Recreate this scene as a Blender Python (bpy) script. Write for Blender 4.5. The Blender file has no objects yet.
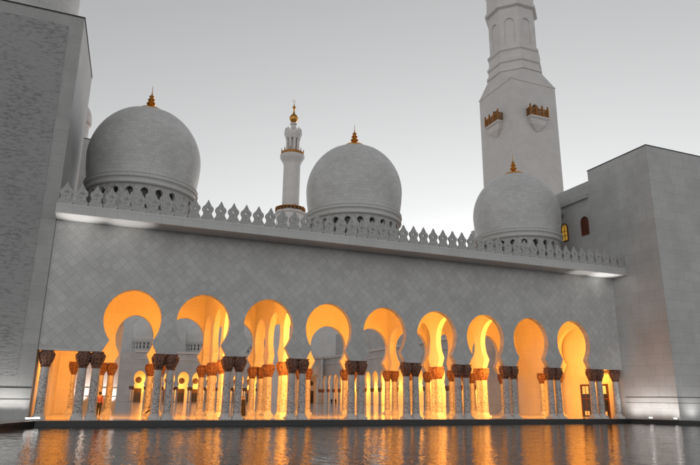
import bpy, bmesh, math, random
from mathutils import Vector, Matrix
random.seed(7)
PI = math.pi
S = 5.4                                   # one bay of the arcade, metres
sc = bpy.context.scene
COL = sc.collection

# ------------------------------------------------------------------ camera
cam_d = bpy.data.cameras.new('camera'); cam = bpy.data.objects.new('camera', cam_d); COL.objects.link(cam)
sc.camera = cam
YAW, PITCH, ROLL, F = 0.38946, 0.26674, 0.01038, 608.24
cam_d.sensor_width = 36; cam_d.lens = F / 700 * 36
cam_d.clip_start = 0.1; cam_d.clip_end = 4000
fw = Vector((math.sin(YAW)*math.cos(PITCH), math.cos(YAW)*math.cos(PITCH), math.sin(PITCH)))
rt = Vector((math.cos(YAW), -math.sin(YAW), 0)); up = rt.cross(fw)
r2 = rt*math.cos(ROLL) + up*math.sin(ROLL); u2 = up*math.cos(ROLL) - rt*math.sin(ROLL)
M = Matrix((r2, u2, -fw)).transposed().to_4x4()
M.translation = (-0.45652*S, -9.26183*S, 0.30756*S)
cam.matrix_world = M

# ------------------------------------------------------------------ world, sun, exposure
SUN_EL, SUN_AZ = math.radians(4), math.radians(36)      # azimuth clockwise from +Y (north)
w = bpy.data.worlds.new('World'); sc.world = w; w.use_nodes = True
nt = w.node_tree; nt.nodes.clear()
out = nt.nodes.new('ShaderNodeOutputWorld'); bg = nt.nodes.new('ShaderNodeBackground')
sky = nt.nodes.new('ShaderNodeTexSky'); sky.sky_type = 'NISHITA'; sky.sun_disc = False
sky.sun_elevation = SUN_EL; sky.sun_rotation = SUN_AZ
sky.air_density = 1.0; sky.dust_density = 0.12; sky.ozone_density = 1.0
hs = nt.nodes.new('ShaderNodeHueSaturation'); hs.inputs['Saturation'].default_value = 0.05
nt.links.new(sky.outputs[0], hs.inputs['Color']); nt.links.new(hs.outputs[0], bg.inputs['Color'])
nt.links.new(bg.outputs[0], out.inputs['Surface'])
bg.inputs['Strength'].default_value = 0.15
sl = bpy.data.lights.new('sun', 'SUN'); so = bpy.data.objects.new('sun', sl); COL.objects.link(so)
sl.energy = 0.10; sl.angle = math.radians(8); sl.color = (1, .78, .66)
sd = Vector((math.sin(SUN_AZ)*math.cos(SUN_EL), math.cos(SUN_AZ)*math.cos(SUN_EL), math.sin(SUN_EL)))
so.rotation_euler = (-sd).to_track_quat('-Z', 'Y').to_euler(); so.location = (60, 60, 60)
vs = sc.view_settings
vs.view_transform = 'Standard'; vs.look = 'None'; vs.gamma = 1; vs.exposure = 1.0; vs.use_curve_mapping = False
sc.render.engine = 'CYCLES'
cy = sc.cycles
cy.max_bounces = 8; cy.diffuse_bounces = 5; cy.glossy_bounces = 4; cy.transmission_bounces = 2
cy.use_denoising = True; cy.sample_clamp_indirect = 6
cy.caustics_reflective = False; cy.caustics_refractive = False

# ------------------------------------------------------------------ lamps of the place, plus added fill lamps
WARM = (1.0, .36, .042); WHITE = (1, .97, .93)
def spot(loc, target, power, color, size=1.2, blend=.8, rad=.15, name='lamp'):
    l = bpy.data.lights.new(name, 'SPOT'); o = bpy.data.objects.new(name, l); COL.objects.link(o)
    l.energy = power; l.color = color; l.spot_size = size; l.spot_blend = blend; l.shadow_soft_size = rad
    o.location = loc
    o.rotation_euler = (Vector(target)-Vector(loc)).to_track_quat('-Z', 'Y').to_euler()
    return o
PW = 1.0
for i in range(-1, 9):                     # wall lamps hidden behind the spandrels of the pool front
    for s_ in (-1, 1):
        x = (i+.5)*S+s_*.13*S
        if not -1.0*S < x < 8.95*S: continue
        spot((x, .62+.12, 1.02*S), (x+s_*1.0, 2.0*S, .98*S), 720*PW, WARM, 3.05, .4, .12)
for i in range(-1, 9):                     # fill lamps added behind the column pairs, to turn lower inner shafts orange
    spot(((i+.5)*S, 1.05, 2.3), ((i+.5)*S, 2*S, 2.0), 175*PW, WARM, 2.9, .5, .1)
for k in range(9):                         # side arm of the court, lamps behind its spandrels
    spot((14.13*S, (4.6+k*3)*S, 1.03*S), (14.85*S, (4.6+k*3)*S, .9*S), 3400, WARM, 3.0, .4, .15)
for k in range(6):                         # far hall front
    spot(((1.355+.4225+.85*(1+2*k))*S, 30.13*S, 1.03*S), ((1.355+.4225+.85*(1+2*k))*S, 30.85*S, .9*S), 1500, WARM, 3.0, .4, .15)
# white floodlights washing the wall bases
for y in (-.24, -.55, -.86, -1.13): spot((8.90*S, y*S, .25), (9.15*S, y*S, 2.7), 80, WHITE, 2.5, 1.0, .25)
spot((9.45*S, -1.40*S, .25), (9.45*S, -1.18*S, 2.7), 60, WHITE, 2.5, 1.0, .25)
for x in (-1.23, -1.33, -1.43, -1.53, -1.63, -1.75, -1.9): spot((x*S, -.13*S, .15), (x*S, 0, 3.8), 75, WHITE, 1.3, 1.0, .12)
for x0, x1, pw in ((-1.0, -.85, 5200), (-.98, -.2, 3800), (8.72, 8.72, 6500), (8.7, 8.2, 2600)):
    spot((x0*S, -.40*S, .3), (x1*S, -.285*S, 2.74*S), pw, WHITE, .30, 1, .1)
for x in (-.62, -.35, -.05): spot((x*S, 4.42*S, .3), (x*S, 4.6*S, 3.2), 450, WHITE, 1.2, 1, .1)
for x in (9.3, 9.7): spot((x*S, 3.6*S, .3), (x*S, 3.8*S, 3.2), 350, WHITE, 1.2, 1, .1)
spot((-.55*S, .9*S, 2.95*S), (-1.1*S, 1.1*S, 4.4*S), 1200, (1, .88, .8), 1.1, 1, .1)
spot((8.6*S, .9*S, 2.95*S), (9.15*S, .9*S, 3.9*S), 260, WHITE, 1.4, 1, .1)

# ------------------------------------------------------------------ materials
def new_mat(name):
    m = bpy.data.materials.new(name); m.use_nodes = True
    return m, m.node_tree, m.node_tree.nodes['Principled BSDF']
def N(t, kind, **kw):
    n = t.nodes.new('ShaderNode'+kind)
    for k, v in kw.items():
        if k in n.inputs: n.inputs[k].default_value = v
        else: setattr(n, k, v)
    return n
def g(v): return (v, v, v, 1)
def marble(name, base=.5, mode='diag', bw=1.1, bh=.55, var=.06, rough=.42, mortar=.012, bump=.25, tint=(1, .995, .985), stain=.10, mdark=.72):
    m, t, b = new_mat(name); L = t.links.new
    tc = N(t, 'TexCoord'); sx = N(t, 'SeparateXYZ'); L(tc.outputs['Object'], sx.inputs[0])
    cx = N(t, 'CombineXYZ')
    if mode == 'diag':
        a = N(t, 'Math', operation='ADD'); d = N(t, 'Math', operation='SUBTRACT')
        L(sx.outputs['X'], a.inputs[0]); L(sx.outputs['Z'], a.inputs[1])
        L(sx.outputs['Z'], d.inputs[0]); L(sx.outputs['X'], d.inputs[1])
        L(a.outputs[0], cx.inputs[0]); L(d.outputs[0], cx.inputs[1])
        k = 1.414; bw *= k; bh *= k; mortar *= k
    elif mode == 'floor':
        L(sx.outputs['X'], cx.inputs[0]); L(sx.outputs['Y'], cx.inputs[1])
    elif mode == 'dome':
        at = N(t, 'Math', operation='ARCTAN2'); L(sx.outputs['Y'], at.inputs[0]); L(sx.outputs['X'], at.inputs[1])
        mu = N(t, 'Math', operation='MULTIPLY'); mu.inputs[1].default_value = 5.0; L(at.outputs[0], mu.inputs[0])
        L(mu.outputs[0], cx.inputs[0]); L(sx.outputs['Z'], cx.inputs[1])
    else:
        a = N(t, 'Math', operation='ADD'); L(sx.outputs['X'], a.inputs[0]); L(sx.outputs['Y'], a.inputs[1])
        L(a.outputs[0], cx.inputs[0]); L(sx.outputs['Z'], cx.inputs[1])
    br = N(t, 'TexBrick', offset=0.0 if mode == 'diag' else .5); L(cx.outputs[0], br.inputs['Vector'])
    br.inputs['Scale'].default_value = 1; br.inputs['Brick Width'].default_value = bw; br.inputs['Row Height'].default_value = bh
    br.inputs['Mortar Size'].default_value = mortar; br.inputs['Mortar Smooth'].default_value = .2; br.inputs['Bias'].default_value = 0
    br.inputs['Color1'].default_value = g(1-var); br.inputs['Color2'].default_value = g(1+var*.4); br.inputs['Mortar'].default_value = g(mdark)
    n1 = N(t, 'TexNoise', Scale=.33, Detail=6.0, Roughness=.62); L(tc.outputs['Object'], n1.inputs['Vector'])
    mr = N(t, 'MapRange'); L(n1.outputs['Fac'], mr.inputs['Value'])
    mr.inputs['From Min'].default_value = .3; mr.inputs['From Max'].default_value = .7
    mr.inputs['To Min'].default_value = 1-stain; mr.inputs['To Max'].default_value = 1+stain*.4
    n2 = N(t, 'TexNoise', Scale=6.0, Detail=5.0, Roughness=.6); L(tc.outputs['Object'], n2.inputs['Vector'])
    mr2 = N(t, 'MapRange'); L(n2.outputs['Fac'], mr2.inputs['Value'])
    mr2.inputs['From Min'].default_value = .35; mr2.inputs['From Max'].default_value = .65
    mr2.inputs['To Min'].default_value = .95; mr2.inputs['To Max'].default_value = 1.03
    m1 = N(t, 'Math', operation='MULTIPLY'); L(mr.outputs[0], m1.inputs[0]); L(mr2.outputs[0], m1.inputs[1])
    vm = N(t, 'VectorMath', operation='SCALE'); L(br.outputs['Color'], vm.inputs[0]); L(m1.outputs[0], vm.inputs['Scale'])
    v2 = N(t, 'VectorMath', operation='MULTIPLY'); L(vm.outputs[0], v2.inputs[0])
    v2.inputs[1].default_value = tuple(base*c for c in tint)
    L(v2.outputs[0], b.inputs['Base Color']); b.inputs['Roughness'].default_value = rough
    bp = N(t, 'Bump', Strength=bump, Distance=.02, invert=True)
    L(br.outputs['Fac'], bp.inputs['Height']); L(bp.outputs[0], b.inputs['Normal'])
    return m
def plain(name, col, rough=.5, metal=0, nscale=4, nvar=.12, bump=.0):
    m, t, b = new_mat(name); L = t.links.new
    tc = N(t, 'TexCoord'); n = N(t, 'TexNoise', Scale=nscale, Detail=5.0, Roughness=.6); L(tc.outputs['Object'], n.inputs['Vector'])
    r = N(t, 'ValToRGB'); e = r.color_ramp.elements
    e[0].position = .3; e[1].position = .7
    e[0].color = tuple(c*(1-nvar) for c in col)+(1,); e[1].color = tuple(min(1, c*(1+nvar)) for c in col)+(1,)
    L(n.outputs['Fac'], r.inputs[0]); L(r.outputs[0], b.inputs['Base Color'])
    b.inputs['Roughness'].default_value = rough; b.inputs['Metallic'].default_value = metal
    if bump:
        bp = N(t, 'Bump', Strength=bump, Distance=.03); L(n.outputs['Fac'], bp.inputs['Height']); L(bp.outputs[0], b.inputs['Normal'])
    return m
m_wall = marble('facade_marble', .60, 'diag', .56, .56, var=.11, mortar=.011, stain=.14, mdark=.68, bump=.4)
m_trim = marble('trim_marble', .62, 'course', 1.6, .9, var=.03, stain=.08)
m_tower = marble('tower_marble', .54, 'course', 2.1, 1.05, var=.06, stain=.16, mortar=.018, mdark=.74)
def mk_rough():
    m, t, b = new_mat('split_face_marble'); L = t.links.new
    tc = N(t, 'TexCoord'); mp = N(t, 'Mapping'); L(tc.outputs['Object'], mp.inputs['Vector']); mp.inputs['Scale'].default_value = (1.9, 1, 5.5)
    n = N(t, 'TexNoise', Scale=1.0, Detail=7.0, Roughness=.68, Distortion=.4); L(mp.outputs[0], n.inputs['Vector'])
    n3 = N(t, 'TexNoise', Scale=.25, Detail=2.0); L(tc.outputs['Object'], n3.inputs['Vector'])
    ad = N(t, 'Math', operation='MULTIPLY_ADD'); L(n3.outputs['Fac'], ad.inputs[0]); ad.inputs[1].default_value = .35; L(n.outputs['Fac'], ad.inputs[2])
    r = N(t, 'ValToRGB'); e = r.color_ramp.elements
    e[0].position = .50; e[0].color = g(.22); e[1].position = .68; e[1].color = g(.38)
    L(ad.outputs[0], r.inputs[0]); L(r.outputs[0], b.inputs['Base Color']); b.inputs['Roughness'].default_value = .8
    bp = N(t, 'Bump', Strength=.7, Distance=.12); L(n.outputs['Fac'], bp.inputs['Height']); L(bp.outputs[0], b.inputs['Normal'])
    return m
m_rough = mk_rough()
m_tower2 = marble('dimmed_tower_marble', .42, 'course', 2.1, 1.05, var=.06, stain=.14, mdark=.75)  # tower marble in a darker copy: vignette and lack of light put into colour
m_in = marble('gallery_glow_marble', .66, 'course', 2.2, 1.1, var=.03, rough=.38, tint=(1, .91, .78), stain=.05, mdark=.8)  # warm tint strengthens the orange lamp glow through the surface colour
m_floor = marble('floor_marble', .55, 'floor', 1.8, 1.8, var=.05, rough=.12, bump=.03, mdark=.85)
m_dome = marble('dome_marble', .67, 'dome', .56, .32, var=.09, rough=.38, stain=.16, bump=.35, mdark=.76)
m_min = marble('minaret_marble', .70, 'course', 1.4, .8, var=.03, tint=(1, .96, .94), stain=.08, mdark=.85)
m_gold = plain('gilt_metal', (.62, .30, .07), .32, 1.0, 9, .3)
m_bronze = plain('dark_gilt_lattice', (.36, .165, .05), .45, 1.0, 9, .4)
m_granite = plain('black_granite', (.012, .012, .013), .3, 0, 30, .5)
m_dark = plain('dark_recess_glass', (.02, .021, .024), .25, 0, 3, .4)
m_wood = plain('dark_red_wood', (.13, .035, .02), .45, 0, 6, .4)
m_dwood = plain('dark_bronze_door', (.05, .026, .016), .45, 0, 6, .4)
m_white = plain('white_sheet', (.6, .6, .6), .6, 0, 4, .1)
m_black = plain('black_cloth', (.012, .011, .011), .9, 0, 12, .4)
m_skin = plain('skin', (.32, .17, .11), .6, 0, 8, .1)
m_red = plain('rose_cloth', (.22, .06, .09), .9, 0, 9, .3)
m_navy = plain('dark_trousers', (.016, .014, .02), .9, 0, 9, .3)
m_pale = marble('skylit_marble', .64, 'course', 2.1, 1.05, var=.04)  # lighter marble for the rear wall: open-sky light put into its colour
m_paving = marble('paving', .4, 'floor', 1, 1, rough=.6)
m_relief = plain('merlon_marble', (.46, .455, .45), .55, 0, 5, .3, .7)
m_metal = plain('lamp_housing', (.25, .25, .26), .35, .8, 6, .15)

def mk_emit(name, col, st):
    m, t, b = new_mat(name)
    b.inputs['Base Color'].default_value = (*col, 1); b.inputs['Emission Color'].default_value = (*col, 1); b.inputs['Emission Strength'].default_value = st
    return m
m_lit = mk_emit('lamp_glass', (1, .98, .95), 2.5)
m_yel = mk_emit('lit_stained_glass', (.62, .36, .05), .22)

def mk_capital():
    m, t, b = new_mat('gilded_palm_capital'); L = t.links.new
    tc = N(t, 'TexCoord'); v = N(t, 'TexVoronoi', Scale=7.0); L(tc.outputs['Object'], v.inputs['Vector'])
    r = N(t, 'ValToRGB'); e = r.color_ramp.elements
    e[0].position = .1; e[0].color = (.34, .17, .11, 1); e[1].position = .8; e[1].color = (.085, .034, .022, 1)
    L(v.outputs['Distance'], r.inputs[0]); L(r.outputs[0], b.inputs['Base Color'])
    b.inputs['Roughness'].default_value = .5; b.inputs['Metallic'].default_value = .15
    bp = N(t, 'Bump', Strength=.8, Distance=.06, invert=True); L(v.outputs['Distance'], bp.inputs['Height']); L(bp.outputs[0], b.inputs['Normal'])
    return m
m_cap = mk_capital()
def mk_shaft():
    m, t, b = new_mat('inlaid_column_marble'); L = t.links.new
    tc = N(t, 'TexCoord'); sx = N(t, 'SeparateXYZ'); L(tc.outputs['Object'], sx.inputs[0])
    at = N(t, 'Math', operation='ARCTAN2'); L(sx.outputs['Y'], at.inputs[0]); L(sx.outputs['X'], at.inputs[1])
    mu = N(t, 'Math', operation='MULTIPLY'); mu.inputs[1].default_value = .32; L(at.outputs[0], mu.inputs[0])
    cx = N(t, 'CombineXYZ'); L(mu.outputs[0], cx.inputs[0]); L(sx.outputs['Z'], cx.inputs[1])
    v = N(t, 'TexVoronoi', Scale=8.5, Randomness=.55); L(cx.outputs[0], v.inputs['Vector'])
    n = N(t, 'TexNoise', Scale=14.0, Detail=3.0); L(tc.outputs['Object'], n.inputs['Vector'])
    ad = N(t, 'Math', operation='MULTIPLY_ADD'); L(n.outputs['Fac'], ad.inputs[0]); ad.inputs[1].default_value = .5; L(v.outputs['Distance'], ad.inputs[2])
    st = N(t, 'MapRange'); L(ad.outputs[0], st.inputs['Value'])
    st.inputs['From Min'].default_value = .57; st.inputs['From Max'].default_value = .68
    # inlay thins out towards the top of the shaft
    zf = N(t, 'MapRange'); L(sx.outputs['Z'], zf.inputs['Value']); zf.inputs['From Min'].default_value = 2.6; zf.inputs['From Max'].default_value = 3.5
    mx = N(t, 'Math', operation='MAXIMUM'); L(st.outputs[0], mx.inputs[0]); L(zf.outputs[0], mx.inputs[1])
    r = N(t, 'ValToRGB'); e = r.color_ramp.elements
    e[0].color = (.075, .06, .058, 1); e[1].color = (.50, .485, .475, 1)
    L(mx.outputs[0], r.inputs[0]); L(r.outputs[0], b.inputs['Base Color']); b.inputs['Roughness'].default_value = .3
    return m
m_shaft = mk_shaft()
def mk_water():
    m, t, b = new_mat('pool_water'); L = t.links.new
    b.inputs['Base Color'].default_value = (.018, .019, .02, 1); b.inputs['Roughness'].default_value = .04
    b.inputs['IOR'].default_value = 1.34
    tc = N(t, 'TexCoord'); mp = N(t, 'Mapping'); L(tc.outputs['Object'], mp.inputs['Vector'])
    mp.inputs['Scale'].default_value = (2.8, 1.15, 1)
    n = N(t, 'TexNoise', Scale=1.3, Detail=3.0, Roughness=.55); L(mp.outputs[0], n.inputs['Vector'])
    n2 = N(t, 'TexNoise', Scale=.35, Detail=2.0); L(mp.outputs[0], n2.inputs['Vector'])
    a = N(t, 'Math', operation='ADD'); L(n.outputs['Fac'], a.inputs[0]); L(n2.outputs['Fac'], a.inputs[1])
    bp = N(t, 'Bump', Strength=.6, Distance=.048); L(a.outputs[0], bp.inputs['Height']); L(bp.outputs[0], b.inputs['Normal'])
    return m
m_water = mk_water()

# ------------------------------------------------------------------ mesh helpers
class MB:
    def __init__(s): s.v = []; s.f = []
    def add(s, vs, fs):
        o = len(s.v); s.v += [tuple(v) for v in vs]; s.f += [tuple(i+o for i in f) for f in fs]
    def box(s, x0, x1, y0, y1, z0, z1):
        s.add([(x, y, z) for z in (z0, z1) for x, y in ((x0, y0), (x1, y0), (x1, y1), (x0, y1))],
              [(3, 2, 1, 0), (4, 5, 6, 7), (0, 1, 5, 4), (1, 2, 6, 5), (2, 3, 7, 6), (3, 0, 4, 7)])
    def prism(s, poly, z0, z1):
        n = len(poly)
        s.add([(x, y, z0) for x, y in poly]+[(x, y, z1) for x, y in poly],
              [tuple(range(n))[::-1], tuple(range(n, 2*n))]+[(i, (i+1) % n, n+(i+1) % n, n+i) for i in range(n)])
    def lathe(s, prof, n=32, c=(0, 0), mod=None, rot=0):
        o = len(s.v)
        for r, z in prof:
            for k in range(n):
                a = 2*PI*k/n+rot; rr = r*(mod(a, z) if mod else 1)
                s.v.append((c[0]+rr*math.cos(a), c[1]+rr*math.sin(a), z))
        for i in range(len(prof)-1):
            for k in range(n):
                k2 = (k+1) % n
                s.f.append((o+i*n+k, o+i*n+k2, o+(i+1)*n+k2, o+(i+1)*n+k))
        if prof[0][0] > 1e-6: s.f.append(tuple(o+k for k in range(n))[::-1])
        if prof[-1][0] > 1e-6: s.f.append(tuple(o+(len(prof)-1)*n+k for k in range(n)))
    def tube(s, pts, r, n=6):
        for a, b in zip(pts[:-1], pts[1:]):
            a = Vector(a); b = Vector(b); d = (b-a); q = d.to_track_quat('Z', 'Y')
            ring = [q @ Vector((r*math.cos(2*PI*k/n), r*math.sin(2*PI*k/n), 0)) for k in range(n)]
            s.add([a+p for p in ring]+[b+p for p in ring],
                  [tuple(range(n))[::-1], tuple(range(n, 2*n))]+[(k, (k+1) % n, n+(k+1) % n, n+k) for k in range(n)])
    def cell(s, prof, ul, ur, z1, fn, z0=None, sill=False):
        """wall panel with a symmetric opening (half width, z)-profile, between ul and ur; fn(u, depth 0/1, z)"""
        for d in (0, 1):
            for side in (-1, 1):
                ub = ul if side < 0 else ur
                for (w0, za), (w1, zb) in zip(prof[:-1], prof[1:]):
                    if zb-za < 1e-6: continue
                    s.add([fn(ub, d, za), fn(side*w0, d, za), fn(side*w1, d, zb), fn(ub, d, zb)], [(0, 1, 2, 3)])
            zt = prof[-1][1]
            if z1 > zt+1e-6:
                s.add([fn(ul, d, zt), fn(0, d, zt), fn(ur, d, zt), fn(ur, d, z1), fn(0, d, z1), fn(ul, d, z1)], [(0, 1, 4, 5), (1, 2, 3, 4)])
            zb0 = prof[0][1]
            if z0 is not None and z0 < zb0:
                s.add([fn(ul, d, z0), fn(0, d, z0), fn(ur, d, z0), fn(ur, d, zb0), fn(0, d, zb0), fn(ul, d, zb0)], [(0, 1, 4, 5), (1, 2, 3, 4)])
        for side in (-1, 1):
            for (w0, za), (w1, zb) in zip(prof[:-1], prof[1:]):
                s.add([fn(side*w0, 0, za), fn(side*w0, 1, za), fn(side*w1, 1, zb), fn(side*w1, 0, zb)], [(0, 1, 2, 3)])
            if z0 is None:                 # underside of the springing blocks
                ub = ul if side < 0 else ur; w0, za = prof[0]
                s.add([fn(ub, 0, za), fn(side*w0, 0, za), fn(side*w0, 1, za), fn(ub, 1, za)], [(0, 1, 2, 3)])
        if z0 is not None and prof[0][0] > 0:
            w0, za = prof[0]
            s.add([fn(-w0, 0, za), fn(w0, 0, za), fn(w0, 1, za), fn(-w0, 1, za)], [(0, 1, 2, 3)])
    def build(s, name, mat, parent=None, smooth=None, weld=True):
        me = bpy.data.meshes.new(name); me.from_pydata(s.v, [], s.f)
        bm = bmesh.new(); bm.from_mesh(me)
        if weld: bmesh.ops.remove_doubles(bm, verts=bm.verts, dist=1e-4)
        bmesh.ops.recalc_face_normals(bm, faces=bm.faces); bm.to_mesh(me); bm.free()
        me.materials.append(mat)
        if smooth:
            for p in me.polygons: p.use_smooth = True
            me.set_sharp_from_angle(angle=math.radians(smooth))
        o = bpy.data.objects.new(name, me); COL.objects.link(o)
        if parent: o.parent = parent
        return o
def tag(o, label=None, cat=None, group=None, kind=None):
    for k, v in (('label', label), ('category', cat), ('group', group), ('kind', kind)):
        if v: o[k] = v
    return o
def thing(name, label, cat, loc=(0, 0, 0), group=None):
    o = bpy.data.objects.new(name, None); COL.objects.link(o); o.location = loc; o.empty_display_size = .3
    return tag(o, label, cat, group, 'thing')
def copy_tree(o, parent=None):
    c = o.copy(); COL.objects.link(c); c.parent = parent
    for ch in list(o.children): copy_tree(ch, c)
    return c

ZC, ZA, ZF, ZM = .9034*S, 1.8034*S, 2.724*S, 2.876*S      # capital top, arch apex, cornice underside and top
def arch_prof(k=1.0, n=18):
    """horseshoe opening: (half width, z), bottom to apex, metres"""
    p = [(.372, .9034), (.355, .935), (.330, .985), (.302, 1.035), (.287, 1.066)]
    R = .394; zc = 1.385
    a0 = -math.acos(.292/R)
    for i in range(n+1):
        a = a0+(PI/2-a0)*i/n
        wd = R*math.cos(a); z = zc+.455*math.sin(a)
        if a > 0: wd = R*math.cos(a)**1.06; z = zc+(1.8034-zc)*math.sin(a)
        p.append((wd, z))
    p[-1] = (0, 1.8034)
    return [(a*S*k, b*S) for a, b in p]
AP = arch_prof()

# ------------------------------------------------------------------ the setting
def sheet(name, x0, x1, y0, y1, z, mat):
    b = MB(); b.add([(x0, y0, z), (x1, y0, z), (x1, y1, z), (x0, y1, z)], [(0, 1, 2, 3)])
    return tag(b.build(name, mat), kind='structure')
PX0, PX1, PY1, PY0 = -1.17*S, 8.86*S, -.42*S, -8.3*S
sheet('ground', -1500, 1500, -1500, 1500, -.9, m_paving)
b = MB(); b.box(-40*S, 40*S, PY1+.3, 45*S, -.8, 0); tag(b.build('podium_floor', m_floor), kind='structure')
KL = [(-1.05*S, PY1), (-1.30*S, -1.2*S), (-1.5*S, -2.2*S), (-1.6*S, PY0)]
KR = [(8.80*S, PY1), (9.06*S, -1.22*S), (9.6*S, -2.6*S), (10.5*S, PY0)]
b = MB()
b.prism([(x-.3, y) for x, y in KL][::-1]+[(KL[0][0]-.3, PY1+.3), (-40*S, PY1+.3), (-40*S, PY0)], -.8, -.004)
b.prism([(x+.3, y) for x, y in KR]+[(40*S, PY0), (40*S, PY1+.3), (KR[0][0]+.3, PY1+.3)], -.8, -.004)
b.box(-40*S, 40*S, -16*S, PY0, -.8, -.004)
tag(b.build('pool_terrace', m_paving), kind='structure')
b = MB(); b.box(KL[0][0]-.3, KR[0][0]+.3, PY1, PY1+.3, -.8, .012)
for K, d in ((KL, -.3), (KR, .3)):
    b.prism(K+[(x+d, y) for x, y in K][::-1], -.8, .011)
tag(b.build('pool_kerb', m_granite), kind='structure')
b = MB(); b.add([(-1.7*S, PY0-.01, -.36), (10.6*S, PY0-.01, -.36), (10.6*S, PY1+.01, -.36), (-1.7*S, PY1+.01, -.36)], [(0, 1, 2, 3)])
tag(b.build('pool_water', m_water), kind='structure')

# ------------------------------------------------------------------ the arcade building
arc = thing('arcade_building', 'long grey marble arcade wall with nine horseshoe arches facing the pool', 'arcade')
XL, XR = -1.165*S, 9.15*S
T = .62
b = MB()
def fn_front(cx):
    return lambda u, d, z: (cx+u, d*T, z)
for i in range(9): b.cell(AP, -.5*S, .5*S, ZF, fn_front(i*S))
b.box(XL, -.5*S, 0, T, ZC, ZF); b.box(8.5*S, XR, 0, T, ZC, ZF)
b.build('wall', m_wall, arc)
b = MB()                                       # moulded lip along the two flat end lintels
b.box(XL+.05, -.5*S-.3, -.05, -.002, ZC, ZC+.12); b.box(8.5*S+.3, XR-.05, -.05, -.002, ZC, ZC+.12)
b.build('lintel_moulding', m_trim, arc)
OV = -.375*S
b = MB(); b.box(XL, XR, OV, T, ZF+.002, ZM-.07); b.box(XL, XR, OV+.10, T, ZM-.07, ZM)
b.box(XL, XR, OV-.04, OV-.001, ZF+.02, ZF+.09)
b.build('cornice', m_trim, arc)
b = MB(); b.box(XL, XR, T, 3*S+.6, 13.4, ZM-.3); b.build('roof', m_in, arc)
# inner wall towards the court
IC = [-.78, -.22, .64, 1.6, 2.6, 3.6, 4.6, 5.6, 6.6, 7.6, 8.53, 9.09]
YI = 3*S
b = MB()
for a, c in zip(IC[1:-2], IC[2:-1]):
    k = (c-a); cx = (a+c)/2*S
    b.cell(arch_prof(k), -k/2*S, k/2*S, 13.4, (lambda cx: lambda u, d, z: (cx+u, YI+d*.6, z))(cx))
b.box(-1.5*S, IC[1]*S, YI, YI+.6, ZC, 13.4); b.box(-1.5*S, -.80*S, YI, YI+.6, 0, ZC)
b.box(8.53*S, XR, YI, YI+.6, ZC, 13.4)
b.build('court_wall', m_in, arc)
# cross walls between the domed rooms
def cross(x, t=.55, z1=13.4):
    b = MB()
    for r in range(3):
        y0 = r*S if r else T+.002; y1 = (r+1)*S if r < 2 else 3*S-.002
        cy_ = (r+.5)*S
        b.cell(AP, y0-cy_, y1-cy_, z1, lambda u, d, z: (x-t/2+d*t, cy_+u, z))
    return b.build('cross_wall', m_in, arc)
for x in (1.53, 2.55, 5.55, 6.55): cross(x*S)
b = MB(); EC = 1.05*S
b.cell(arch_prof(1.2), T+.002-EC, 2.05*S-EC, 13.4, lambda u, d, z: (8.985*S-.25+d*.5, EC+u, z)); b.box(8.985*S-.25, 8.985*S+.25, 2.052*S, 3*S-.002, 0, 13.4)
b.build('cross_wall', m_in, arc)
b = MB(); b.box(9.108*S, 9.14*S, T+.01, 3*S-.01, 0, 13.4); b.build('end_wall', m_in, arc)
b = MB(); b.prism([(-1.16*S, T+.01), (-1.155*S+.03, T+.01), (-1.02*S, 3*S-.01), (-1.16*S, 3*S-.01)], 0, 13.4); b.build('end_wall', m_in, arc)
# glazed doors in the end wall
def door(x, y0, y1, h):
    f = MB(); t = .09
    f.box(x-.10, x, y0, y0+t, 0, h); f.box(x-.10, x, y1-t, y1, 0, h); f.box(x-.10, x, y0, y1, h, h+t)
    f.box(x-.08, x, y0+t, y1-t, h*.56, h*.56+.08); f.box(x-.08, x, (y0+y1)/2-.04, (y0+y1)/2+.04, 0, h)
    o = f.build('door', m_wood, arc)
    p = MB(); p.box(x-.05, x-.01, y0+t, y1-t, 0, h); p.build('pane', m_dark, o)
    q = MB(); q.box(x-.065, x-.052, y0+t+.2, y1-t-.2, h*.72, h*.97); q.build('blind', m_white, o); q = MB(); q.box(x-.065, x-.052, y0+t+.3, y0+1.1, .15, .6); q.build('notice', m_white, o)
door(9.107*S, .84*S, 1.12*S, 3.4); door(9.107*S, .36*S, .66*S, 3.4)
# merlons
def merlon_mesh():
    W, H, t = .49, 1.70, .20
    rows = [(0, .44, 0), (.04, .44, 0), (.045, .505, 0), (.10, .51, 0), (.15, .48, 0), (.21, .43, 0), (.27, .385, 0), (.29, .375, .0), (.33, .365, .035), (.37, .37, 0),
            (.41, .41, 0), (.45, .46, 0), (.50, .485, .08), (.54, .49, .12), (.58, .48, .08), (.62, .455, 0), (.66, .40, 0), (.695, .32, 0), (.72, .275, 0), (.76, .235, 0), (.80, .19, 0), (.86, .13, 0), (.92, .075, 0), (.96, .045, 0), (1, .008, 0)]
    b = MB()
    for (z0, o0, i0), (z1, o1, i1) in zip(rows[:-1], rows[1:]):
        z0 *= H; z1 *= H
        for s_ in (-1, 1):
            o0_, o1_ = (o if z < .2*H else o*.93 for o, z in ((o0, z0), (o1, z1)))
            P = [(s_*i0, z0), (s_*o0_, z0), (s_*o1_, z1), (s_*i1, z1)]
            b.add([(x, 0, z) for x, z in P]+[(x, t, z) for x, z in P], [(0, 1, 2, 3), (4, 5, 6, 7), (1, 2, 6, 5)]+([(0, 3, 7, 4)] if i0+i1 > 0 else []))
    b.add([(-.40, 0, 0), (.40, 0, 0), (.40, t, 0), (-.40, t, 0)], [(0, 1, 2, 3)])
    b.box(-.20, .20, -.03, 0, .53*H, .555*H); b.box(-.03, .03, -.03, 0, .44*H, .66*H)     # pierced lattice bars
    return b
nm = 53
m0 = merlon_mesh().build('merlon', m_relief, arc)
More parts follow.
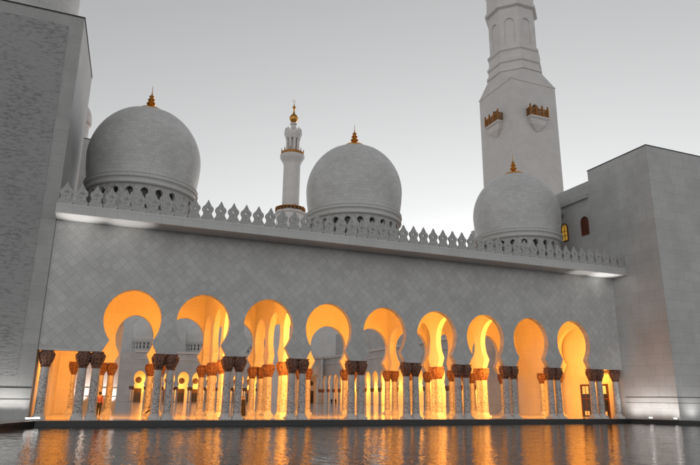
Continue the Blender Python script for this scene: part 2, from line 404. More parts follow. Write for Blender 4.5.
for k in range(nm):
    o = m0 if k == 0 else m0.copy()
    if k: COL.objects.link(o); o.parent = arc
    o.location = ((-1.06+10.12*k/(nm-1))*S, OV+.13, ZM)

# ------------------------------------------------------------------ columns
def flute(n, a, z0, z1):
    return lambda th, z: 1+(a*math.cos(n*th) if z0 < z < z1 else 0)
def make_column(loc, label, group, rc=.50):
    t = thing('column', label, 'column', loc, group)
    b = MB(); b.box(-.44, .44, -.44, .44, 0, .16); b.lathe([(.42, .16), (.43, .22), (.40, .28), (.36, .33), (.38, .38), (.345, .44)], 24)
    b.build('base', m_trim, t, 40)
    b = MB(); b.lathe([(.335, .43), (.325, 1.2), (.31, 2.4), (.295, 3.70)], 24); b.build('shaft', m_shaft, t, 40)
    b = MB(); z0 = 3.66
    k = rc/.5
    b.lathe([(.30, z0), (.37, z0+.05), (.32, z0+.12), (.36, z0+.22), (.43*k, z0+.42), (.50*k, z0+.62), (.545*k, z0+.82), (.55*k, z0+.95), (.50*k, z0+1.06), (.45*k, z0+1.12)], 48, mod=flute(10, .075, z0+.16, z0+1.02))
    b.box(-.42*k, .42*k, -.42*k, .42*k, z0+1.12, ZC-.003)
    b.build('capital', m_cap, t, 35)
    return t
ORD = ['first', 'second', 'third', 'fourth', 'fifth', 'sixth', 'seventh', 'eighth', 'ninth', 'tenth', 'eleventh', 'twelfth']
proto = [None]
def column(x, y, label, group):
    if proto[0] is None:
        proto[0] = make_column((x, y, 0), label, group); return proto[0]
    c = copy_tree(proto[0]); c.location = (x, y, 0); c['label'] = label; c['group'] = group
    c.rotation_euler = (0, 0, random.choice((0, PI/2, PI, -PI/2)))
    return c
G1, G2, G3 = 'columns of the front row by the pool', 'orange lit columns inside the gallery', 'columns of the row facing the court'
YF = T/2
for i in range(10):
    x = (i-.5)*S
    if i == 0: bet = 'before the first big arch from the left'
    elif i == 9: bet = 'after the last big arch on the right'
    else: bet = f'between the {ORD[i-1]} and {ORD[i]} big arches'
    column(x-.47, YF, f'left grey column of the front pair {bet}', G1)
    column(x+.47, YF, f'right grey column of the front pair {bet}', G1)
column(-1.05*S, YF, 'single grey column at the left end, against the left tower', G1)
column(9.0*S, YF, 'single grey column at the right end, against the right tower', G1)
for n, x in enumerate((1.53, 2.55, 5.55, 6.55)):
    for r in (1, 2):
        for s_, wd in ((-1, 'near'), (1, 'rear')):
            column(x*S, r*S+s_*.47, f'{wd} orange lit column of the pair, {["first","second"][r-1]} row inside, under {ORD[n]} cross wall from left', G2)
for y_, wd in ((.56, 'nearest the pool'), (1.57, 'beyond the two doors'), (2.12, 'at the edge of the blank wall')): column(8.93*S, y_*S, f'engaged column on the orange right end wall, {wd}', G2)
for n, x in enumerate(IC):
    if n in (0, 11) or n == 10:
        column(x*S-(.1 if n == 11 else 0), YI+.3, f'single {"leftmost" if n == 0 else "rightmost" if n == 11 else "second from right"} column of the row facing the court', G3)
    else:
        for s_, wd in ((-1, 'left'), (1, 'right')):
            column(x*S+s_*.47, YI+.3, f'{wd} column of the {ORD[n-1]} pair from the left, row facing the court', G3)

# ------------------------------------------------------------------ domes
def gold_finial(scale, z, parent, spike=True):
    p = [(1.30, -.20), (1.30, -.12), (1.0, .10), (.66, .26), (.4, .36), (.26, .42), (.22, .42), (.16, .5), (.30, .62), (.34, .72), (.28, .84), (.13, .92), (.13, .98), (.24, 1.06), (.27, 1.15), (.2, 1.26), (.1, 1.33), (.1, 1.38), (.18, 1.45), (.19, 1.52), (.12, 1.62), (.05, 1.72), (.03, 2.0), (.012, 2.7)]
    b = MB(); b.lathe([(r*scale*(1.3 if h > .4 else 1), z+h*scale) for r, h in p], 24)
    return b.build('finial', m_gold, parent, 50)
def make_dome(loc, label, group, R=.965*S, zeq=1.43*S, ztop=2.45*S, nw=24):
    """loc on the roof; heights above it"""
    t = thing('dome', label, 'dome', loc, group)
    pr = [(.935, zeq-.57*S), (.955, zeq-.42*S), (.985, zeq-.2*S)]
    n = 22
    for i in range(n+1):
        a = PI/2*i/n
        r = math.cos(a); z = zeq+(ztop-zeq)*math.sin(a)
        if a > 1.0: r = r**1.04
        pr.append((r, z))
    pr[-1] = (0.0, ztop)
    b = MB(); b.lathe([(r*R, z) for r, z in pr], 72); sh = b.build('shell', m_dome, t, 40)
    zr = zeq-.57*S
    b = MB()
    b.lathe([(.9*R, zr-.62), (.965*R, zr-.6), (.985*R, zr-.52), (.985*R, zr-.42), (.955*R, zr-.36), (.95*R, zr-.2), (.96*R, zr-.06), (.99*R, zr), (.995*R, zr+.10), (.975*R, zr+.17), (.975*R, zr+.30), (.99*R, zr+.36), (.985*R, zr+.44), (.95*R, zr+.47)], 72)
    b.build('ring_moulding', m_trim, t, 30)
    # drum with keyhole openings
    zd = zr-.6; kw = .30; zc = zd-.62
    kp = [(.36, zd-2.15), (.33, zd-2.0), (.24, zd-1.7), (.15, zd-1.3), (.13, zd-1.05)]
    for i in range(11):
        a = -1.12+(PI/2+1.12)*i/10
        kp.append((.33*math.cos(a), zc+.33*math.sin(a)))
    kp[-1] = (0, zc+.34)
    ro, ri = .93*R, .86*R
    b = MB(); hw = PI*ro/nw
    for k in range(nw):
        a0 = 2*PI*k/nw
        b.cell(kp, -hw, hw, zd, (lambda a0: lambda u, d, z: ((ro+(ri-ro)*d)*math.cos(a0+u/ro), (ro+(ri-ro)*d)*math.sin(a0+u/ro), z))(a0), z0=0)
    b.build('drum', m_relief, t)
    # one dark pane behind each opening
    w0 = MB(); rr = ri-.02
    uu = [-.42, -.21, 0, .21, .42]
    w0.add([(rr*math.cos(u/rr), rr*math.sin(u/rr), z) for z in (zd-2.25, zd-.1) for u in uu], [(i, i+1, 6+i, 5+i) for i in range(4)])
    wo = w0.build('window', m_dark, t)
    for k in range(1, nw):
        c = wo.copy(); COL.objects.link(c); c.parent = t; c.rotation_euler = (0, 0, 2*PI*k/nw)
    gold_finial(1.0, ztop+.07, t)
    return t
d0 = make_dome((0, 1.5*S, ZM), 'large white dome on the roof at the left, nearest the left tower', 'domes over the front arcade')
for x, lb in ((4.04, 'large white dome in the middle of the roof, right of the slim minaret'), (8.03, 'large white dome on the right, in front of the big minaret')):
    c = copy_tree(d0); c.location = (x*S, 1.5*S, ZM); c['label'] = lb

# ------------------------------------------------------------------ towers
lt = thing('corner_tower', 'tall grey marble corner block at the left edge with rough stone face', 'building')
poly = [(-7*S, -.02*S), (-1.17*S, -.02*S), (-1.06*S, 1.92*S), (-7*S, 1.92*S)]
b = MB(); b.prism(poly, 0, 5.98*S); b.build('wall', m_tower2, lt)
b = MB(); b.prism([(-7*S, -.025*S), (-1.37*S, -.025*S), (-1.37*S, -.0205*S), (-7*S, -.0205*S)], .55*S, 5.8*S); b.build('stone_panel', m_rough, lt)
b = MB(); b.prism([(-7*S, -.03*S), (-1.16*S, -.03*S), (-1.05*S, 1.925*S), (-7*S, 1.925*S)], 5.981*S, 5.981*S+.10); b.build('coping', m_granite, lt)
for z in (.40, .255):
    b = MB(); b.box(-7*S, -1.17*S-.01, -.02*S-.02, -.02*S-.001, z*S, z*S+(.07 if z > .3 else .03)); b.build('base_band', m_granite, lt)
b = MB(); b.lathe([(5.2, 5.99*S), (5.2, 8.2*S), (5.5, 8.25*S), (5.5, 8.4*S), (5.3, 8.45*S)]+[(5.3*math.cos(PI/2*i/12), 8.6*S+5.6*math.sin(PI/2*i/12)) for i in range(13)], 48, (-2.32*S, .95*S))
b.build('roof_dome', m_dome, lt, 40)
# block behind the left tower with its small dome
bk = thing('rear_block', 'plain grey block with a small dome behind the left tower', 'building')
b = MB(); b.box(-7*S, -.88*S, 5*S, 9*S, 0, 6.0*S); b.build('wall', m_tower, bk)
b = MB(); b.box(-7*S, -.87*S, 4.99*S, 9*S, 6.001*S, 6.001*S+.09); b.build('coping', m_granite, bk)
b = MB(); b.lathe([(2.5, 6.1*S), (2.5, 7.3*S), (2.75, 7.35*S), (2.75, 7.42*S)]+[(2.72*math.cos(PI/2*i/12), 7.5*S+2.9*math.sin(PI/2*i/12)) for i in range(13)], 40, (-1.72*S, 7.4*S)); b.build('dome', m_dome, bk, 40)
# right tower and its lower wing
rtw = thing('corner_tower', 'tall plain grey marble block at the right edge above the pool', 'building')
b = MB(); b.box(9.152*S, 15*S, -1.18*S, .395*S, 0, 5.2*S); b.build('wall', m_tower, rtw)
b = MB(); b.box(9.14*S, 15*S, -1.19*S, .405*S, 5.201*S, 5.201*S+.08); b.build('coping', m_granite, rtw)
for z in (.385, .29):
    b = MB(); b.box(9.152*S-.02, 9.152*S-.001, -1.18*S-.02, T-.7, z*S, z*S+(.06 if z > .3 else .025)); b.box(9.152*S, 15*S, -1.18*S-.02, -1.18*S-.001, z*S, z*S+(.06 if z > .3 else .025)); b.build('base_band', m_granite, rtw)
wg = thing('side_wing', 'lower grey wing behind the right tower with two small arched windows', 'building')
WX = 9.156*S
b = MB(); b.box(WX, 13*S, .396*S, 5*S, 0, 4.98*S); b.build('wall', m_tower, wg)
b = MB(); b.box(WX-.35, WX-.002, .44*S, 1.30*S, 4.60*S, 4.70*S); b.build('canopy', m_tower, wg)
b = MB(); b.box(WX-.3, WX-.002, 1.25*S, 1.36*S, 4.38*S, 4.46*S); b.build('wall_lamp', m_metal, wg)
def arch_window(x, y, z0, h, w, pane_mat, parent):
    pts = [(-w/2, 0), (w/2, 0), (w/2, h-w*.6)]+[(w/2*math.cos(a), h-w*.6+w*.6*math.sin(a)) for a in [PI*i/10 for i in range(1, 10)]]+[(-w/2, h-w*.6)]
    n = len(pts); b = MB(); k = .8
    inn = [(px*k, (py-h*.5)*(1-(1-k)*w/h)+h*.5) for px, py in pts]
    V = [(x-.12, y+px, z0+pz) for px, pz in pts]+[(x-.12, y+px, z0+pz) for px, pz in inn]+[(x-.001, y+px, z0+pz) for px, pz in pts]+[(x-.001, y+px, z0+pz) for px, pz in inn]
    b.add(V, [(i, (i+1) % n, n+(i+1) % n, n+i) for i in range(n)]+[(i, (i+1) % n, 2*n+(i+1) % n, 2*n+i) for i in range(n)]+[(n+i, n+(i+1) % n, 3*n+(i+1) % n, 3*n+i) for i in range(n)])
    b.box(x-.10, x-.045, y-.025, y+.025, z0+.1, z0+h-.1)
    for q in (.3, .55): b.box(x-.10, x-.046, y-w*.4, y+w*.4, z0+h*q, z0+h*q+.05)
    o = b.build('window', m_wood, parent)
    p = MB(); p.add([(x-.04, y+px, z0+pz) for px, pz in inn], [tuple(range(n))]); p.build('pane', pane_mat, o)
    return o
arch_window(WX, .61*S, 3.80*S, .42*S, 1.15, m_wood, wg)
arch_window(WX, 1.24*S, 3.80*S, .42*S, 1.15, m_yel, wg)

# ------------------------------------------------------------------ minarets
def ngon(r, n=8, rot=PI/8): return [(r*math.cos(2*PI*k/n+rot), r*math.sin(2*PI*k/n+rot)) for k in range(n)]
mb = thing('minaret', 'huge white minaret with square base and gilt balconies on the right', 'minaret', (16.11*S, 11.2*S, 0))
h = 1.19*S; Z0 = 13.79*S
b = MB(); b.prism([(-h, -h), (h, -h), (h, h), (-h, h)], 0, Z0); b.build('square_shaft', m_min, mb)
b = MB(); b.prism([(-h-.12, -h-.12), (h+.12, -h-.12), (h+.12, h+.12), (-h-.12, h+.12)], Z0+.001, Z0+.28); b.build('cornice', m_min, mb)
b = MB()                                            # broach from square to octagon
ro = 1.26*S; o8 = [(ro*math.cos(PI/8+k*PI/4), ro*math.sin(PI/8+k*PI/4)) for k in range(8)]
zb, zt = Z0+.282, 14.45*S
sq = [(h, h), (-h, h), (-h, -h), (h, -h)]
V = [(x, y, zb) for x, y in sq]+[(x, y, zt) for x, y in o8]
Fc = []
for c in range(4):          # o8 index pairs around each corner: corner (h,h) at 45deg -> o8[0], o8[1]
    a0, a1, a2 = 4+2*c, 4+2*c+1, 4+(2*c+2) % 8
    Fc.append((c, a1, a0)); Fc.append((c, (c+1) % 4, a2, a1))
Fc.append(tuple(range(4, 12)))
b.add(V, Fc); b.build('broach', m_min, mb)
def octo(r0, r1, z0, z1, mat=m_min, name='octagon_band'):
    b = MB(); b.lathe([(r0*S, z0*S), (r1*S, z1*S)], 8, rot=PI/8); return b.build(name, mat, mb)
b = MB(); b.lathe([(r*S, z*S) for r, z in ((1.24, 14.451), (1.31, 14.47), (1.31, 14.59), (1.24, 14.65), (1.20, 14.9), (1.27, 14.95), (1.27, 15.05), (1.19, 15.13), (1.16, 15.5), (1.23, 15.57), (1.23, 15.67), (1.13, 15.73))], 8, rot=PI/8)
b.build('moulding', m_min, mb)
rs = 1.10*S; ap = rs*math.cos(PI/8)
oc = MB(); hw = ap*math.tan(PI/8)
pp = [(hw*.55, 15.9*S)]+[(hw*.55, 16.95*S)]+[(hw*.55*math.cos(a), 16.95*S+hw*.62*math.sin(a)) for a in [PI/2*i/8 for i in range(1, 9)]]
pp[-1] = (0, pp[-1][1])
for k in range(8):
    a0 = k*PI/4
    oc.cell(pp, -hw, hw, 17.75*S, (lambda a0: lambda u, d, z: ((ap-.3*d)*math.cos(a0)-u*math.sin(a0)*(1 if d == 0 else .93), (ap-.3*d)*math.sin(a0)+u*math.cos(a0)*(1 if d == 0 else .93), z))(a0), z0=15.731*S)
oc.build('octagon_shaft', m_min, mb)
b = MB(); b.lathe([((rs-.34), 15.75*S), (rs-.34, 17.75*S)], 8, rot=PI/8); b.build('niche_backing', m_min, mb)
b = MB(); b.lathe([(r*S, z*S) for r, z in ((1.12, 17.751), (1.24, 17.81), (1.24, 17.95), (1.15, 18.05), (1.12, 19.05), (1.5, 19.85), (1.5, 20.25), (.9, 20.26), (.88, 23.45), (1.2, 23.95), (1.2, 24.25), (.5, 24.26), (.5, 25.95), (0, 27.45))], 8, rot=PI/8); b.build('upper_shaft', m_min, mb)
for axis in ('x', 'y'):
    def P(u, d, z): return (-h-d, u, z) if axis == 'x' else (u, -h-d, z)
    def bx(B, u0, u1, d0, d1, z0, z1):
        a = P(u0, d0, z0); c = P(u1, d1, z1); B.box(min(a[0], c[0]), max(a[0], c[0]), min(a[1], c[1]), max(a[1], c[1]), z0, z1)
    zf = 12.04*S; hb = 2.6
    b = MB(); bx(b, -hb, hb, .003, 1.5, zf, zf+.35); bx(b, -hb*.94, hb*.94, .003, 1.35, zf-.25, zf-.002)
    st = b.build('balcony', m_min, mb)
    b = MB()                                   # tapering corbel
    for q0, q1, z0, z1 in ((.9, .72, zf-.252, zf-1.5), (.72, .15, zf-1.502, zf-3.0)):
        V = [P(-hb*q0, .003, z0), P(hb*q0, .003, z0), P(hb*q0, 1.3*q0, z0), P(-hb*q0, 1.3*q0, z0), P(-hb*q1, .003, z1), P(hb*q1, .003, z1), P(hb*q1, 1.3*q1, z1), P(-hb*q1, 1.3*q1, z1)]
        b.add(V, [(0, 1, 2, 3), (7, 6, 5, 4), (0, 1, 5, 4), (1, 2, 6, 5), (2, 3, 7, 6), (3, 0, 4, 7)])
    b.build('corbel', m_min, st)
    b = MB(); z0 = zf+.352; z1 = zf+2.3
    for u in (-hb+.1, -.9, .9, hb-.1):
        bx(b, u-.16, u+.16, 1.2, 1.48, z0, z1+.5); a = P(u, 1.34, 0); b.lathe([(.2, z1+.5), (.22, z1+.65), (.05, z1+.95)], 8, (a[0], a[1]))
    bx(b, -hb, hb, 1.28, 1.42, z1-.25, z1); bx(b, -hb, hb, 1.28, 1.42, z0, z0+.2)
    nb = 22
    for k in range(nb):
        u = -hb+2*hb*(k+.5)/nb; bx(b, u-.05, u+.05, 1.31, 1.39, z0+.2, z1-.25)
        if k % 2 == 0: bx(b, u-.16, u+.2, 1.30, 1.40, z0+.5+.4*(k % 4), z0+.8+.4*(k % 4))
    for s_ in (-1, 1):
        bx(b, s_*hb-.07, s_*hb+.07, .05, 1.28, z1-.25, z1)
        for k in range(5): bx(b, s_*hb-.05, s_*hb+.05, .1+.24*k, .2+.24*k, z0, z1-.25)
    b.build('railing', m_bronze, st)
    b = MB(); pts = [(-.85, z0), (.85, z0), (.85, z0+2.7)]+[(.85*math.cos(a), z0+2.7+.85*math.sin(a)) for a in [PI*i/8 for i in range(1, 8)]]+[(-.85, z0+2.7)]
    V = [P(u, .004, z) for u, z in pts]+[P(u, .08, z) for u, z in pts]; n = len(pts)
    b.add(V, [tuple(range(n, 2*n))]+[(i, (i+1) % n, n+(i+1) % n, n+i) for i in range(n)]); b.build('doorway', m_dark, st)

ms = thing('minaret', 'slim distant white minaret with gold ball top, left of the middle dome', 'minaret', (11.12*S, 30*S, -.3*S))
b = MB(); b.lathe([(.98*S, .3*S), (.98*S, 12.9*S), (1.08*S, 13.0*S), (1.08*S, 13.12*S), (.9*S, 13.121*S)], 8, rot=PI/8); b.build('octagon_shaft', m_min, ms)
b = MB()
for k in range(24):
    a = 2*PI*k/24; b.box(1.02*S*math.cos(a)-.16, 1.02*S*math.cos(a)+.16, 1.02*S*math.sin(a)-.16, 1.02*S*math.sin(a)+.16, 13.122*S, 13.4*S+(.3 if k % 3 == 0 else 0))
b.lathe([(.98*S, 13.34*S), (1.06*S, 13.35*S), (1.06*S, 13.40*S), (.98*S, 13.41*S)], 24); b.build('railing', m_bronze, ms)
b = MB(); b.lathe([(.60*S, 13.121*S), (.595*S, 16.6*S), (.61*S, 16.7*S), (.66*S, 16.85*S), (.78*S, 17.02*S), (.86*S, 17.2*S), (.88*S, 17.36*S), (.83*S, 17.37*S)], 32, mod=flute(16, .02, 16.6*S, 17.3*S)); b.build('round_shaft', m_min, ms, 40)
b = MB(); b.lathe([(.80*S, 17.372*S), (.82*S, 17.40*S), (.82*S, 17.58*S), (.74*S, 17.58*S), (.74*S, 17.372*S)], 32)
for k in range(12):
    a = 2*PI*k/12; b.lathe([(.2, 17.58*S), (.22, 17.7*S), (.03, 17.86*S)], 6, (.8*S*math.cos(a), .8*S*math.sin(a)))
b.build('railing', m_bronze, ms)
b = MB()
b.lathe([(.30*S, 17.38*S), (.30*S, 18.9*S)], 16)
for k in range(8):
    a = 2*PI*k/8; b.lathe([(.13*S, 17.38*S), (.10*S, 17.5*S), (.10*S, 18.55*S), (.15*S, 18.7*S)], 10, (.40*S*math.cos(a), .40*S*math.sin(a)))
b.build('lantern', m_min, ms, 40)
b = MB(); b.lathe([(.52*S, 18.66*S), (.55*S, 18.8*S), (.64*S, 19.0*S), (.64*S, 19.2*S), (.3*S, 19.21*S)], 32)
for k in range(12):
    a = 2*PI*k/12; b.lathe([(.5, 19.2*S), (.55, 19.33*S), (.3, 19.42*S), (.02, 19.55*S)], 6, (.54*S*math.cos(a), .54*S*math.sin(a)))
b.build('crown', m_min, ms, 40)
b = MB(); b.lathe([(.2*S, 19.2*S), (.2*S, 19.42*S), (.26*S, 19.5*S), (.16*S, 19.58*S), (.16*S, 19.75*S), (.25*S, 19.83*S), (.25*S, 19.92*S), (.12*S, 19.98*S)], 20); b.build('neck', m_min, ms, 40)
b = MB(); b.lathe([(.12*S, 19.98*S), (.24*S, 20.1*S), (.315*S, 20.27*S), (.31*S, 20.4*S), (.22*S, 20.56*S), (.1*S, 20.68*S), (.055*S, 20.85*S), (.05*S, 21.1*S), (.13*S, 21.17*S), (.13*S, 21.25*S), (.04*S, 21.33*S), (.02*S, 21.5*S), (.0, 21.6*S)], 20)
cr = [(.55*math.cos(a)*.9, 0, 21.75*S+.55*math.sin(a)) for a in [PI*(.55+.1*i)*1.0 for i in range(0, 16)]]
b.tube(cr, .09, 6); b.build('finial', m_gold, ms, 50)

# ------------------------------------------------------------------ courtyard buildings
def far_column_mesh():
    b = MB(); b.lathe([(.40, 0), (.40, .25), (.31, .3), (.28, 3.7)], 10); return b
def far_cap_mesh():
    b = MB(); b.lathe([(.3, 3.7), (.36, 3.9), (.48, 4.4), (.5, 4.7), (.44, ZC-.004)], 12); return b
def far_arcade(name, label, n, step, fn, upper=False):
    """fn(u, d, z): u along the front, d depth from the front in metres"""
    t = thing(name, label, 'arcade')
    k = step; pr = arch_prof(k)
    b = MB()
    for i in range(n): b.cell(pr, -.5*k*S, .5*k*S, ZM, (lambda c: lambda u, d, z: fn(c+u, d*.6, z))((i+.5)*k*S))
    b.build('wall', m_tower, t)
    b = MB()
    def bx(B, u0, u1, d0, d1, z0, z1):
        a = fn(u0, d0, z0); c = fn(u1, d1, z1); B.box(min(a[0], c[0]), max(a[0], c[0]), min(a[1], c[1]), max(a[1], c[1]), z0, z1)
    bx(b, 0, n*k*S, -.6, .6, ZM+.001, ZM+.7); bx(b, 0, n*k*S, -.25, -.001, ZF-1.3, ZF-1.0); b.build('cornice', m_trim, t)
    b = MB(); bx(b, 0, n*k*S, .602, .85*S, 12.5, ZM); b.build('roof', m_tower, t)
    b = MB(); bx(b, 0, n*k*S, .85*S, .85*S+.4, 0, ZM); b.build('back_wall', m_in, t)
    if upper: b = MB(); bx(b, -.5*S, n*k*S, .85*S+.41, .85*S+1.4, 0, 4.6*S); b.build('upper_wall', m_tower, t)
    cm, km = far_column_mesh(), far_cap_mesh()
    c0 = cm.build('column', m_shaft, t, 40); k0 = km.build('capital', m_cap, c0, 40)
    first = True
    for i in range(n+1):
        for s_ in (-.4, .4):
            u = i*k*S+s_
            if first: c = c0; first = False
            else:
                c = c0.copy(); COL.objects.link(c); c.parent = t
                kk = k0.copy(); COL.objects.link(kk); kk.parent = c
            c.location = fn(u, .3, 0)
    return t, bx
sa, _ = far_arcade('court_arcade', 'long orange lit side arcade seen across the court through the middle arches', 27, 1.0, lambda u, d, z: (14*S+d, 3.6*S+u, z), True)
fx0 = 1.355
fh, bx = far_arcade('prayer_hall', 'distant grey hall with orange lit portals at the far side of the court', 14, .85, lambda u, d, z: ((fx0+.4225)*S+u, 30*S+d, z))
for i in range(14):                            # doors and round grilles in the back wall of each portal
    u = (i+.5)*.85*S; yb = .85*S-.002
    b = MB(); bx(b, u-1.15, u+1.15, yb-.12, yb, 0, 4.3); dd = b.build('door', m_dwood, fh)
    b = MB(); bx(b, u-.9, u-.08, yb-.15, yb-.122, .2, 3.0); bx(b, u+.08, u+.9, yb-.15, yb-.122, .2, 3.0); b.build('pane', m_dark, dd)
    x0 = (fx0+.4225)*S+u; y0 = 30*S+yb
    b = MB(); R_ = .98
    for r0, d in ((R_, .12),):
        ring = [(x0+r0*math.cos(2*PI*q/20), 6.9+r0*math.sin(2*PI*q/20)) for q in range(20)]
        b.add([(x, y0-d, z) for x, z in ring]+[(x, y0, z) for x, z in ring], [tuple(range(20))]+[(q, (q+1) % 20, 20+(q+1) % 20, 20+q) for q in range(20)])
    b.build('round_grille', m_dwood, fh)
b = MB(); b.box(-8*S, (fx0+.42)*S, 30*S, 38*S, 0, ZM); b.build('side_wall', m_tower, fh)
b = MB(); b.box(-12*S, 24*S, 38*S, 44*S, 0, 7.2*S); b.build('rear_wall', m_pale, fh)
for x, lb in ((2.57, 'far dome beyond the court, seen through the first arch'), (5.9, 'far dome beyond the court, seen through the second arch'), (9.6, 'far dome beyond the court, seen through the third arch')):
    c = copy_tree(d0); c.location = (x*S, 32*S, ZM); c['label'] = lb; c['group'] = 'domes beyond the court'
lp = thing('court_gatehouse', 'low white lit wall in the court behind the left end of the arcade', 'wall')
b = MB(); b.box(-3*S, .05*S, 4.6*S, 4.95*S, 0, 2.6*S); b.build('wall', m_tower, lp)
for z in (.47, .30):
    b = MB(); b.box(-3*S, .05*S, 4.6*S-.03, 4.6*S-.001, z*S, z*S+.06); b.build('base_band', m_granite, lp)

# ------------------------------------------------------------------ floodlight fixtures on the pool edge
def flood(x, y, face, label):
    t = thing('floodlight', label, 'floodlight', (x, y, .012), 'floodlights on the pool edge')
    b = MB(); b.box(-.22, .22, -.12, .12, 0, .05); b.box(-.05, .05, -.05, .05, .05, .14); b.build('bracket', m_metal, t)
    b = MB(); b.box(-.30, .30, -.13, .13, .14, .30); b.build('housing', m_metal, t)
    b = MB(); b.box(-.27, .27, -.10, .10, .302, .325); b.box(-.27, .27, -.138, -.131, .17, .28); b.build('lens', m_lit, t)
    t.rotation_euler = (0, 0, face); t.scale = (.62, .62, .62)
flood(-1.14*S, -.36*S, PI*.1, 'nearest of the three small white floodlights by the left tower')
flood(-1.085*S, -.28*S, PI*.1, 'middle one of the three small white floodlights by the left tower')
flood(-1.045*S, -.2*S, 0, 'small white floodlight in the corner beside the left end column')
flood(8.98*S, -.70*S, -PI*.1, 'small white floodlight at the foot of the right tower, closer to the columns')
flood(9.10*S, -1.12*S, -PI*.1, 'small white floodlight at the foot of the right tower, farthest from the columns')

# ------------------------------------------------------------------ people
def skin_chain(name, verts, edges, radii, mat, parent, root=0, sub=2):
    me = bpy.data.meshes.new(name); me.from_pydata(verts, edges, []); me.materials.append(mat)
    o = bpy.data.objects.new(name, me); COL.objects.link(o); o.parent = parent
    md = o.modifiers.new('skin', 'SKIN'); md.use_smooth_shade = True
    sk = me.skin_vertices[0].data
    for i, r in enumerate(radii):
        sk[i].radius = (r, r) if not isinstance(r, tuple) else r; sk[i].use_root = (i == root)
    s2 = o.modifiers.new('sub', 'SUBSURF'); s2.levels = sub; s2.render_levels = sub
    return o
J0 = dict(pel=(0, 0, .95), wst=(0, 0, 1.1), chest=(0, .01, 1.32), neck=(0, 0, 1.48), jaw=(0, -.03, 1.56), head=(0, -.01, 1.66), crown=(0, 0, 1.73),
          hipL=(-.10, 0, .90), kneeL=(-.11, -.02, .50), ankL=(-.11, .01, .09), toeL=(-.12, -.16, .035),
          hipR=(.10, 0, .90), kneeR=(.11, -.02, .50), ankR=(.11, .01, .09), toeR=(.12, -.16, .035),
          shL=(-.19, 0, 1.40), elL=(-.25, .03, 1.12), wrL=(-.25, -.05, .88), haL=(-.25, -.08, .80),
          shR=(.19, 0, 1.40), elR=(.25, .03, 1.12), wrR=(.25, -.05, .88), haR=(.25, -.08, .80))
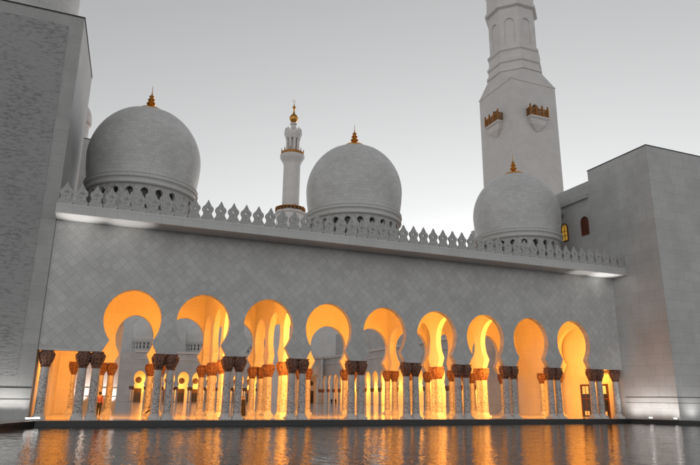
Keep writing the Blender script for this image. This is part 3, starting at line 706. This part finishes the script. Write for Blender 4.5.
def person(loc, rz, label, top, legs, hair=m_black, pose=None, robe=None, scale=1.0):
    J = dict(J0); J.update(pose or {})
    t = thing('person', label, 'person', loc); t.rotation_euler = (0, 0, rz); t.scale = (scale,)*3
    names = list(J); ix = {n: i for i, n in enumerate(names)}
    E_ = [('pel', 'wst'), ('wst', 'chest'), ('chest', 'neck'), ('neck', 'jaw'), ('jaw', 'head'), ('head', 'crown')]
    for s_ in 'LR': E_ += [('pel', 'hip'+s_), ('hip'+s_, 'knee'+s_), ('knee'+s_, 'ank'+s_), ('ank'+s_, 'toe'+s_), ('chest', 'sh'+s_), ('sh'+s_, 'el'+s_), ('el'+s_, 'wr'+s_), ('wr'+s_, 'ha'+s_)]
    rad = dict(pel=.12, wst=.11, chest=.125, neck=.055, jaw=.075, head=.095, crown=.06)
    for s_ in 'LR': rad.update({'hip'+s_: .085, 'knee'+s_: .06, 'ank'+s_: .04, 'toe'+s_: .035, 'sh'+s_: .06, 'el'+s_: .042, 'wr'+s_: .03, 'ha'+s_: .035})
    verts = [J[n] for n in names]
    # five fingers at each hand
    vs_, es_, rd_ = list(verts), [(ix[a], ix[b_]) for a, b_ in E_], [rad[n] for n in names]
    for s_ in 'LR':
        hx, hy, hz = J['ha'+s_]; wx, wy, wz = J['wr'+s_]
        d = Vector((hx-wx, hy-wy, hz-wz)).normalized(); side = Vector((0, 1, 0)).cross(d)
        side = Vector((1, 0, 0)) if side.length < .1 else side.normalized()
        for q, (o_, ln) in enumerate(((-.026, .065), (-.009, .08), (.009, .075), (.026, .06), (.035, .045))):
            a = Vector((hx, hy, hz))+side*o_; e = a+d*ln+(side*.03 if q == 4 else Vector((0, -.01, 0)))
            vs_.append(tuple(e)); es_.append((ix['ha'+s_], len(vs_)-1)); rd_.append(.009)
    skin_chain('body', vs_, es_, rd_, m_skin, t, ix['pel'])
    def sub(name, keys, k, mat, root):
        ks = [n for n in names if n in keys]; im = {n: i for i, n in enumerate(ks)}
        skin_chain(name, [J[n] for n in ks], [(im[a], im[b_]) for a, b_ in E_ if a in im and b_ in im], [rad[n]*k+.012 for n in ks], mat, t, im[root])
    sub('shirt', {'pel', 'wst', 'chest', 'shL', 'shR', 'elL', 'elR', 'wrL', 'wrR'}, 1.12, top, 'pel')
    sub('trousers', {'pel', 'hipL', 'hipR', 'kneeL', 'kneeR', 'ankL', 'ankR'}, 1.18, legs, 'pel')
    hx, hy, hz = J['head']
    b = MB(); b.lathe([(.105*math.cos(a), .115*math.sin(a)) for a in [-.9+(PI/2+.9)*i/10 for i in range(10)]]+[(0, .115)], 16)
    ho = b.build('hair', hair, t, 60); ho.location = (hx, hy+.035, hz+.02)
    b = MB(); b.lathe([(.0, -.028), (.014, -.02), (.016, 0), (.006, .03), (0, .035)], 8, (hx, hy-.105)); no = b.build('nose', m_skin, t, 60); no.location = (0, 0, hz-.02)
    if robe:
        b = MB(); b.lathe([(.30, .03), (.29, .3), (.25, .8), (.19, 1.1), (.22, 1.36), (.16, 1.46), (.07, 1.5)], 20, mod=lambda th, z: 1+.05*math.cos(7*th+z*3)*(1 if z < 1 else .2)); b.build('robe', robe, t, 60)
    return t
person((-.30*S, 1.45*S, 0), 2.6, 'person in a rose top and dark trousers by the left end columns', m_red, m_navy, scale=1.13)
person((.63*S, 2.5*S, 0), -.9, 'person in black bending forward with one leg stretched out beside the inner columns', m_black, m_black,
       pose=dict(pel=(0, .1, .62), wst=(0, .02, .74), chest=(0, -.14, .9), neck=(0, -.26, .99), jaw=(0, -.33, 1.0), head=(0, -.36, 1.07), crown=(0, -.37, 1.14),
                 hipL=(-.1, .1, .58), kneeL=(-.3, -.25, .38), ankL=(-.42, -.62, .10), toeL=(-.46, -.75, .04), hipR=(.1, .1, .58), kneeR=(.13, -.12, .34), ankR=(.12, .12, .09), toeR=(.13, -.05, .035),
                 shL=(-.18, -.14, .95), elL=(-.22, -.3, .74), wrL=(-.25, -.42, .55), haL=(-.26, -.45, .48), shR=(.18, -.14, .95), elR=(.22, -.2, .70), wrR=(.18, -.25, .48), haR=(.18, -.27, .41)), scale=1.05)
person((2.0*S, 1.5*S, 0), .4, 'person in a long black robe standing behind the front columns', m_black, m_black, robe=m_black, scale=1.0)
person((10.66*S, 20*S, 0), 0, 'person in black far across the court, left of a pair', m_black, m_black, scale=1.0)
person((10.88*S, 20*S, 0), .5, 'person in black far across the court, right of a pair', m_black, m_black, scale=1.0)
